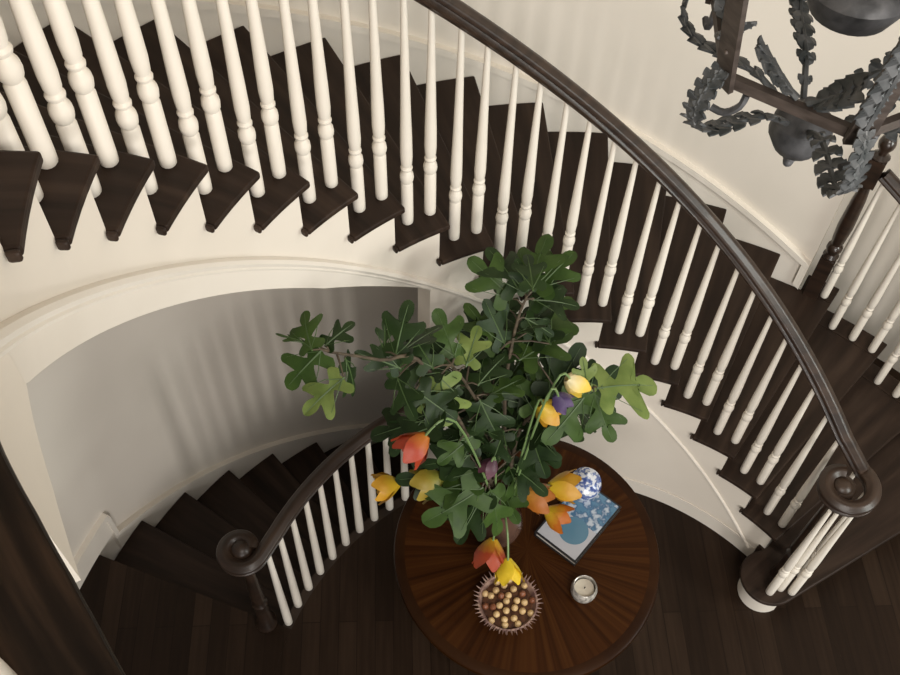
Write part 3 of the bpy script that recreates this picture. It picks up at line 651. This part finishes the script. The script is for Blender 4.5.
BRANCHES = {
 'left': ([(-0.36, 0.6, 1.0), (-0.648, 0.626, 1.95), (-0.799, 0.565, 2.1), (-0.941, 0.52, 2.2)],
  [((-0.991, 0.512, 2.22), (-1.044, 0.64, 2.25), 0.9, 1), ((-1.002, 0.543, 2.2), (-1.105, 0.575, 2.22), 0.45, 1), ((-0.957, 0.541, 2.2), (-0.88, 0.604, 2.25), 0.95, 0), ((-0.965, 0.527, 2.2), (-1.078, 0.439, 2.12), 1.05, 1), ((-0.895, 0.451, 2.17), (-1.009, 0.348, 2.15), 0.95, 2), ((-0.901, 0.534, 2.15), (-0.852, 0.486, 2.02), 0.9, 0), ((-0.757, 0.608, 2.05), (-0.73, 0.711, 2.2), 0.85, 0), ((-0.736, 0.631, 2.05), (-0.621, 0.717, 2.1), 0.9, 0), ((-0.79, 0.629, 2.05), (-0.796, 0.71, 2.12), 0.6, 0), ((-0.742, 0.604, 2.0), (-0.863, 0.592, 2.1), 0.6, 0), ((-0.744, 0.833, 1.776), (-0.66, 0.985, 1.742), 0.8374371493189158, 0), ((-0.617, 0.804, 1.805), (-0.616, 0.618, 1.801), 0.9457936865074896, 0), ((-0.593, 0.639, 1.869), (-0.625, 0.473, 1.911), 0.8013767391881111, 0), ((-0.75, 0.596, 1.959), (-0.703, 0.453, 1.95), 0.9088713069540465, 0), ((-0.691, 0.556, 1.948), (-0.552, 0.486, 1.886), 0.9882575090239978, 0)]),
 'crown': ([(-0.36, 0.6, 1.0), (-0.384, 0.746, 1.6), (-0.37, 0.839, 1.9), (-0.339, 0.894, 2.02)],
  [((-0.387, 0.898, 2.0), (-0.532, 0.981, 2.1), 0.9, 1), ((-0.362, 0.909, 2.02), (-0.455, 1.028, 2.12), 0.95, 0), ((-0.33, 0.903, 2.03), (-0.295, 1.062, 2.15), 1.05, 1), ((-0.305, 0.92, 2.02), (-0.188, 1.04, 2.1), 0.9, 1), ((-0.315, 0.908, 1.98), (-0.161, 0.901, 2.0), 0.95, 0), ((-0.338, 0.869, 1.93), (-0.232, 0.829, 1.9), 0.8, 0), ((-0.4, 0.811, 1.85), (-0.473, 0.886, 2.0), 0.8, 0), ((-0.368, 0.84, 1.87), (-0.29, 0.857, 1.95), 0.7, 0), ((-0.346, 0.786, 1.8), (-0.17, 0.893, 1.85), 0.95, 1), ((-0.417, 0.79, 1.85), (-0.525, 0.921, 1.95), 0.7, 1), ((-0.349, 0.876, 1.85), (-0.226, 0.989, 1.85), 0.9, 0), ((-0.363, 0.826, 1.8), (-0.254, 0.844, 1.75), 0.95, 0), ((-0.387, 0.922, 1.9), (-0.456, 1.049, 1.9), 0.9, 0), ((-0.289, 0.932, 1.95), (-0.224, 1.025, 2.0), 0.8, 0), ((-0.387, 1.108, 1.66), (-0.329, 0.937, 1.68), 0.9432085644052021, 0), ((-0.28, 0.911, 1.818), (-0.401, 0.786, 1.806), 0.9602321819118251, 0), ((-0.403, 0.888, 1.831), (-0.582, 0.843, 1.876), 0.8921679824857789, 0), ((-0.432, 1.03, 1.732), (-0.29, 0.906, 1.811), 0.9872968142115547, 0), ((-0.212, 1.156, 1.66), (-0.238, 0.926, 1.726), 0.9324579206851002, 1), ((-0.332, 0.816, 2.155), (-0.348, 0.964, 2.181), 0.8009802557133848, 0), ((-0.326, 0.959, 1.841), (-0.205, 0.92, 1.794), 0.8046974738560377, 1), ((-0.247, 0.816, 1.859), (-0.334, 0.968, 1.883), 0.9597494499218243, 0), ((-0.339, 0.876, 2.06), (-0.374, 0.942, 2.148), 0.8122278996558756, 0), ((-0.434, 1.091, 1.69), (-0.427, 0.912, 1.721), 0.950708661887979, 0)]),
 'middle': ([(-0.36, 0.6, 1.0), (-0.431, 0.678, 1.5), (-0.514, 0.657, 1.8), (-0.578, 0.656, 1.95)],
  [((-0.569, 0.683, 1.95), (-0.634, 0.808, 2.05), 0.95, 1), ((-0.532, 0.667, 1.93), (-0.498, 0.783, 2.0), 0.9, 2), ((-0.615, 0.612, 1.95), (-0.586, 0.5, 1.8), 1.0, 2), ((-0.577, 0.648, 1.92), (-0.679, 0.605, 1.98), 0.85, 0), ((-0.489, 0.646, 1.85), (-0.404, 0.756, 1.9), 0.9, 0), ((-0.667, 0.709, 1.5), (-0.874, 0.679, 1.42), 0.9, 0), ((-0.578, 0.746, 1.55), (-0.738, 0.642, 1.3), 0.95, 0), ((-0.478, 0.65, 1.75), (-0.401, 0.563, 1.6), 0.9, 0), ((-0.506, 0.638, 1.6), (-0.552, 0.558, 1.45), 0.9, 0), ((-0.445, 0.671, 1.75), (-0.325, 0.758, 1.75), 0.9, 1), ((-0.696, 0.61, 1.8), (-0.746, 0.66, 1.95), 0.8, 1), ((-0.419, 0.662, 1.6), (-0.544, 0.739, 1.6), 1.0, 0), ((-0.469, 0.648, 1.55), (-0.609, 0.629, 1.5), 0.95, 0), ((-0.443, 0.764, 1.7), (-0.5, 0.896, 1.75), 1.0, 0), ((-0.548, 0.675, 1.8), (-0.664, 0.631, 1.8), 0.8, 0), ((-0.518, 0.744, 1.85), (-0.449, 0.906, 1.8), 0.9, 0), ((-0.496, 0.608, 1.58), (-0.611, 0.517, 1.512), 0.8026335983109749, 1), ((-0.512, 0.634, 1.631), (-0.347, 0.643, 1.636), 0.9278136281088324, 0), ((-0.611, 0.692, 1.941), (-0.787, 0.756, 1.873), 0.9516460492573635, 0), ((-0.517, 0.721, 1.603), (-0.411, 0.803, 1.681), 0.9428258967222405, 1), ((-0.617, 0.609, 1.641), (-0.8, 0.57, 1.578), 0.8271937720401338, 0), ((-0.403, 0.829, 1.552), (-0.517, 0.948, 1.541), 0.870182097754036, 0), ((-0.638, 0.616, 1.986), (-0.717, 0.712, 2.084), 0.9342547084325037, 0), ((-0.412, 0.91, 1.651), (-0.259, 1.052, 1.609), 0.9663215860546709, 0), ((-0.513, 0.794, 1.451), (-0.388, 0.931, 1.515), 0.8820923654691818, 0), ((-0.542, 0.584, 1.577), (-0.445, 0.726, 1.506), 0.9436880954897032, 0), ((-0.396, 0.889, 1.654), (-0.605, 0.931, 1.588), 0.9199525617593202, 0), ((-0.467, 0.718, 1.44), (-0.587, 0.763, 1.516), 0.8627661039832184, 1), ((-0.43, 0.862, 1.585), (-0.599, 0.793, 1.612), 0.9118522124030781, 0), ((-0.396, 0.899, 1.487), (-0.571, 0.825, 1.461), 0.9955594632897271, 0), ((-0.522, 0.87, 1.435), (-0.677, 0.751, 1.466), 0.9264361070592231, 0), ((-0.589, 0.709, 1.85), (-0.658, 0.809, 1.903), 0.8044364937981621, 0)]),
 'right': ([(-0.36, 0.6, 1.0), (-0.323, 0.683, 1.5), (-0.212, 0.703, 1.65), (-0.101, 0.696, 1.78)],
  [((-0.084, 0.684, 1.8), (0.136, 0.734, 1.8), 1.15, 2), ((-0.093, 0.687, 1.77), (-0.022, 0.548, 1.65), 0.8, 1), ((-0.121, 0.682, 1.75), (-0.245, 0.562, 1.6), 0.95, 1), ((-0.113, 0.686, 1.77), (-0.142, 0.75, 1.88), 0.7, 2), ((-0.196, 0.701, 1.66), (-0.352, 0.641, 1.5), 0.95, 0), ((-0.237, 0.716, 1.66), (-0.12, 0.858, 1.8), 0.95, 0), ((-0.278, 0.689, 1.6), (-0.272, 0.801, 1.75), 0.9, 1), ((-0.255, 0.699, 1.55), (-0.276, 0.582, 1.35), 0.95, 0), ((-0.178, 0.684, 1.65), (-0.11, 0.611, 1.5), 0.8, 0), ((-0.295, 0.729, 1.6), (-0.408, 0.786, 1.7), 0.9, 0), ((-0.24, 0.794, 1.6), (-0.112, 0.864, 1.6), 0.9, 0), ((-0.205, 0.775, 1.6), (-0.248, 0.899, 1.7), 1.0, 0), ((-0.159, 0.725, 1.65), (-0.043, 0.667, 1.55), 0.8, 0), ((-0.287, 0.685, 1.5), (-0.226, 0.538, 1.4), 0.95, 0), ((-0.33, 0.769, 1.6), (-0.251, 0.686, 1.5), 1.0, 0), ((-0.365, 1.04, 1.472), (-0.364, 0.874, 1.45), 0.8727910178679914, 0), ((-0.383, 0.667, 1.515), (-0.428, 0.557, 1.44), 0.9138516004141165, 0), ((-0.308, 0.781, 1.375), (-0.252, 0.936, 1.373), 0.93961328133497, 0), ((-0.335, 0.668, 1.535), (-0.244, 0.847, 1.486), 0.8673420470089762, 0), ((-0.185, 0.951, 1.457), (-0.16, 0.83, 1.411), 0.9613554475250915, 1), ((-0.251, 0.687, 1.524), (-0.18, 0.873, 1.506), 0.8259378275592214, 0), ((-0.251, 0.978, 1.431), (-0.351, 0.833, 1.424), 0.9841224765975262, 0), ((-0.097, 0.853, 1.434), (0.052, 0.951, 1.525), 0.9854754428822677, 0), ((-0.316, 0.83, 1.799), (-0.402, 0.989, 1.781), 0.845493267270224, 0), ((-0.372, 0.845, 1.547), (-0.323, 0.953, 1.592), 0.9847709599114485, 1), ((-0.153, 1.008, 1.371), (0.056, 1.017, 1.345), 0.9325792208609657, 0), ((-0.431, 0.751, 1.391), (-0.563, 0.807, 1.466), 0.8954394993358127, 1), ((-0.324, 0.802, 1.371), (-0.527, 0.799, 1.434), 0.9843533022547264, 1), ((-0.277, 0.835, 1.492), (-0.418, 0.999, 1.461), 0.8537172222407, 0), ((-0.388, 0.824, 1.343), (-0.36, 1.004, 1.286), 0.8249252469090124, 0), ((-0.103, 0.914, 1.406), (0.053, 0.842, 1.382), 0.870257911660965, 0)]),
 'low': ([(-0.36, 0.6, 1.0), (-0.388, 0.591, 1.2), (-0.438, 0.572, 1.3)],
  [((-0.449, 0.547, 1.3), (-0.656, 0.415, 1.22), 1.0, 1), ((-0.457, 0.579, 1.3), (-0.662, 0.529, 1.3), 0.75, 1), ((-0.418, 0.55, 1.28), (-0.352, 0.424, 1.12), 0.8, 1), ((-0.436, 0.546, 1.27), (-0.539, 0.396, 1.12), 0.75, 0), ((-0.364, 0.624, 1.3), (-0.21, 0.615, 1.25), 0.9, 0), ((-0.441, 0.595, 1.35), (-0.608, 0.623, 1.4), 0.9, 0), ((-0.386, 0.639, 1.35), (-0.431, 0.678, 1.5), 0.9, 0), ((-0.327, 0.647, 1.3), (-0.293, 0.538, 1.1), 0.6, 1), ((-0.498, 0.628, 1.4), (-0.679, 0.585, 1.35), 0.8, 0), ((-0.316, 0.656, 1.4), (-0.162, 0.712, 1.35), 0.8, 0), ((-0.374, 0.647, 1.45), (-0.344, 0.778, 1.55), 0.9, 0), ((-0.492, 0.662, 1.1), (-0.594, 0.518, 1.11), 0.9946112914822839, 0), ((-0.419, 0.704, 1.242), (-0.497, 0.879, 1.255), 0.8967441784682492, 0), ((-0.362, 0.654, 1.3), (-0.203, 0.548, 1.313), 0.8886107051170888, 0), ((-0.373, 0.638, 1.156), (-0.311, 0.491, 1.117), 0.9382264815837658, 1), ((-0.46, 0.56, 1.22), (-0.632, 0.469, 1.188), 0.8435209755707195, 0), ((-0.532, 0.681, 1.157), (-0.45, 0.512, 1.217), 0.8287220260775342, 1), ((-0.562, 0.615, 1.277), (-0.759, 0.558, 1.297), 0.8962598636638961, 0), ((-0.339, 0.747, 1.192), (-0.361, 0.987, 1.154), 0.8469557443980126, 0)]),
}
TULIPS = [((-0.672, 0.455, 1.8), 'o'), ((-0.786, 0.595, 1.2), 'y'), ((-0.62, 0.591, 1.27), 'g'), ((-0.255, 0.619, 1.12), 'o2'), ((-0.151, 0.668, 1.1), 'y'), ((-0.164, 0.576, 1.05), 'yo'), ((-0.394, 0.45, 1.0), 'yr'), ((-0.331, 0.379, 0.98), 'y2'), ((-0.259, 0.646, 1.72), 'y'), ((-0.17, 0.708, 1.8), 'w'), ((-0.216, 0.619, 1.82), 'p'), ((-0.427, 0.563, 1.45), 'p2')]

BLAB = {'left': 'fig branch reaching out to the left over the lower stair opening', 'crown': 'fig branch with the highest leaves in front of the stair balusters', 'middle': 'fig branch in the middle of the bouquet with one pale leaf',
        'right': 'fig branch spreading right with a large yellowish green leaf', 'low': 'short fig branch hanging low over the table above the nut bowl'}
sd_ = 0
for nm, (st, lv) in BRANCHES.items():
    t = thing('fig_branch', BLAB[nm], 'branch', (VB.x, VB.y, VB.z + 0.02), 'fig branches in the vase'); off = Vector(t.location)
    nodes_ = [Vector((VB.x, VB.y, VB.z + 0.03)) + Vector((random.uniform(-.02, .02), random.uniform(-.02, .02), 0))] + [Vector(VB) + Vector((random.uniform(-.03, .03), random.uniform(-.03, .03), 0.30))] + [Vector(q) for q in st[1:]]
    pth = cat_rom(nodes_, 5)
    m = MB(); m.tube([q - off for q in pth], [0.009 - 0.005 * i / (len(pth) - 1) for i in range(len(pth))], 7)
    mf = MB()
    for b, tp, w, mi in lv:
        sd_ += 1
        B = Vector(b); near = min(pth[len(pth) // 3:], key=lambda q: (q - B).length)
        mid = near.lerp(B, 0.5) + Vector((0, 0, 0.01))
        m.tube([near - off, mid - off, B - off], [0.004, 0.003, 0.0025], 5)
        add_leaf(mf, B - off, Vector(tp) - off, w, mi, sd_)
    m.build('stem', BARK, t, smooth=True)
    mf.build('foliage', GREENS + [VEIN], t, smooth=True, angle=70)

# ------------------------------------------------------------------ tulips
def petal_mat(name, c0, c1, z0, z1):
    m = mat(name, c0, 0.45); N, L, b = nodes(m); tc = N.new('ShaderNodeTexCoord'); sp = N.new('ShaderNodeSeparateXYZ'); L.new(tc.outputs['Object'], sp.inputs['Vector'])
    mr = N.new('ShaderNodeMapRange'); mr.inputs['From Min'].default_value = z0; mr.inputs['From Max'].default_value = z1; L.new(sp.outputs['Z'], mr.inputs['Value'])
    n = N.new('ShaderNodeTexNoise'); n.inputs['Scale'].default_value = 40; L.new(tc.outputs['Object'], n.inputs['Vector'])
    ad = N.new('ShaderNodeMath'); ad.operation = 'MULTIPLY_ADD'; ad.inputs[1].default_value = 0.5; L.new(n.outputs['Fac'], ad.inputs[0]); L.new(mr.outputs['Result'], ad.inputs[2])
    r = ramp(N, [(0.3, c0), (1.1 if False else 1.0, c1)]); L.new(ad.outputs['Value'], r.inputs['Fac']); L.new(r.outputs['Color'], b.inputs['Base Color']); return m
Y, O_, RD = (0.58, 0.40, 0.02), (0.46, 0.15, 0.012), (0.36, 0.04, 0.012)
PM = {'o': petal_mat('petal_orange', O_, RD, 0, 0.07), 'y': petal_mat('petal_yellow', Y, (0.52, 0.26, 0.015), 0, 0.08), 'g': petal_mat('petal_greenish', (0.20, 0.21, 0.03), (0.28, 0.20, 0.02), 0, 0.08),
      'o2': petal_mat('petal_amber', (0.42, 0.19, 0.015), (0.36, 0.11, 0.01), 0, 0.07), 'yo': petal_mat('petal_flame', Y, (0.45, 0.12, 0.01), 0, 0.08), 'yr': petal_mat('petal_red_base', (0.56, 0.33, 0.015), (0.36, 0.05, 0.015), 0, 0.07),
      'y2': petal_mat('petal_lemon', (0.78, 0.58, 0.03), (0.76, 0.52, 0.02), 0, 0.08), 'w': petal_mat('petal_cream', (0.75, 0.66, 0.40), (0.72, 0.50, 0.06), 0, 0.07),
      'p': petal_mat('petal_violet', (0.05, 0.032, 0.10), (0.10, 0.065, 0.15), 0, 0.07), 'p2': petal_mat('petal_plum', (0.06, 0.02, 0.035), (0.10, 0.03, 0.05), 0, 0.07)}
TLAB = {0: 'red and orange tulip beside the pale fig leaf', 1: 'yellow tulip at the left edge of the bouquet by the white balusters', 2: 'greenish yellow tulip between the leaves left of the low branch', 3: 'amber tulip hanging on a pale green stem left of the book',
        4: 'yellow tulip beside the blue and white jar', 5: 'yellow and orange tulip over the corner of the book', 6: 'yellow tulip with red base above the nut bowl', 7: 'lemon yellow tulip touching the rim of the nut bowl', 8: 'small yellow tulip deep in the leaves right of centre',
        9: 'cream and yellow tulip behind the large yellowish leaf', 10: 'violet tulip among the leaves at right', 11: 'dark plum tulip hidden in the middle of the bouquet'}
STEMG = mat('tulip_stem', (0.16, 0.25, 0.09), 0.45)
for i, (pos, kd) in enumerate(TULIPS):
    rnd = random.Random(50 + i)
    p1 = Vector(pos); nm = 'tulip'
    t = thing(nm, TLAB[i], 'flower', (VB.x, VB.y, VB.z + 0.02), 'tulips in the vase'); off = Vector(t.location)
    out = Vector((p1.x - VB.x, p1.y - VB.y, 0)); dist = out.length; out.normalize()
    top = Vector((VB.x, VB.y, VB.z + 0.31)) + out * 0.03
    apex = top.lerp(p1, 0.6); apex.z = max(top.z, p1.z) + 0.02 + 0.06 * dist
    path = cat_rom([Vector((VB.x, VB.y, VB.z + 0.04)) + out * 0.02, top, apex, p1], 5)
    m = MB(); m.tube([q - off for q in path], 0.0042, 6); m.build('stem', STEMG, t, smooth=True)
    d = (path[-1] - path[-3]).normalized(); d = (d + out * 0.35 + Vector((0, -0.25, 0.25))).normalized()
    m = MB(); S_ = (0.75 if kd in ('p', 'p2') else 1.18) * rnd.uniform(0.92, 1.12) * (0.8 if kd in ('w', 'y') and i > 7 else 1)
    for k in range(6):
        a = 2 * PI * k / 6; rr = 0.9 if k % 2 else 1.0
        vs = []
        for j in range(6):
            v = j / 5; z = 0.088 * v * S_; rad_ = (0.012 + 0.030 * math.sin(min(1, v * 1.25) * PI * 0.62) + 0.014 * v * v) * rr * S_; w = 0.034 * math.sin(PI * (0.12 + 0.80 * v) ** 0.9) * S_
            for u in (-1, -0.5, 0, 0.5, 1):
                aa = a + u * w / max(rad_, 0.012) ; q = rad_ * (1 + 0.05 * u * u)
                vs.append((q * math.cos(aa), q * math.sin(aa), z - 0.006 * u * u * v))
        m.add(vs, [(r_ * 5 + c_, r_ * 5 + c_ + 1, r_ * 5 + c_ + 6, r_ * 5 + c_ + 5) for r_ in range(5) for c_ in range(4)])
    o = m.build('bloom', PM[kd], t, smooth=True, angle=80); o.location = p1 - off - d * 0.03
    o.rotation_mode = 'QUATERNION'; o.rotation_quaternion = Vector((0, 0, 1)).rotation_difference(d)

# ================================================================== LIGHT AND CAMERA
W = bpy.data.worlds.new('World'); SC.world = W; W.use_nodes = True
W.node_tree.nodes['Background'].inputs['Color'].default_value = (1.0, 0.97, 0.94, 1); W.node_tree.nodes['Background'].inputs['Strength'].default_value = 0.17
def area(name, loc, tgt, sx, sy, power, col):
    l = bpy.data.lights.new(name, 'AREA'); l.shape = 'RECTANGLE'; l.size = sx; l.size_y = sy; l.energy = power; l.color = col
    o = bpy.data.objects.new(name, l); COL.objects.link(o); o.location = loc
    d = Vector(tgt) - Vector(loc); o.rotation_euler = d.to_track_quat('-Z', 'Y').to_euler(); return o
area('upper_window', (0.6, -2.7, 5.5), (-0.2, 0.8, 1.8), 2.2, 1.6, 130, (1.0, 0.95, 0.89))
area('door_window', (1.7, -4.6, 1.7), (-0.5, 1.4, 1.2), 0.35, 2.6, 74, (1.0, 0.97, 0.93))
area('front_fill', (0.2, -4.4, 2.2), (0.6, 1.2, 0.5), 1.6, 1.8, 58, (1.0, 0.96, 0.92))  # added soft fill to brighten the right stringer, not an actual window
area('side_window', (3.6, -0.6, 2.6), (1.6, 2.0, 1.2), 1.0, 1.8, 75, (0.96, 1.0, 0.94))
cd = bpy.data.cameras.new('camera'); cam = bpy.data.objects.new('camera', cd); COL.objects.link(cam)
F_, PITCH, ROLL = 1034.298, 0.962383, 0.038556
cp, sp_ = math.cos(PITCH), math.sin(PITCH)
fwd = Vector((0, cp, -sp_)); right = Vector((1, 0, 0)); up = Vector((0, sp_, cp))
r2 = right * math.cos(ROLL) + up * math.sin(ROLL); u2 = -right * math.sin(ROLL) + up * math.cos(ROLL)
M = Matrix((r2, u2, -fwd)).transposed().to_4x4(); M.translation = Vector((-0.587827, -1.180552, 4.740920)); cam.matrix_world = M
cd.sensor_fit = 'HORIZONTAL'; cd.sensor_width = 36.0; cd.lens = 36.0 * F_ / 900.0; cd.clip_start = 0.02
SC.camera = cam
vs = SC.view_settings; vs.view_transform = 'Standard'; vs.look = 'None'; vs.exposure = 0.20; vs.gamma = 1.0
try: vs.use_curve_mapping = False
except Exception: pass
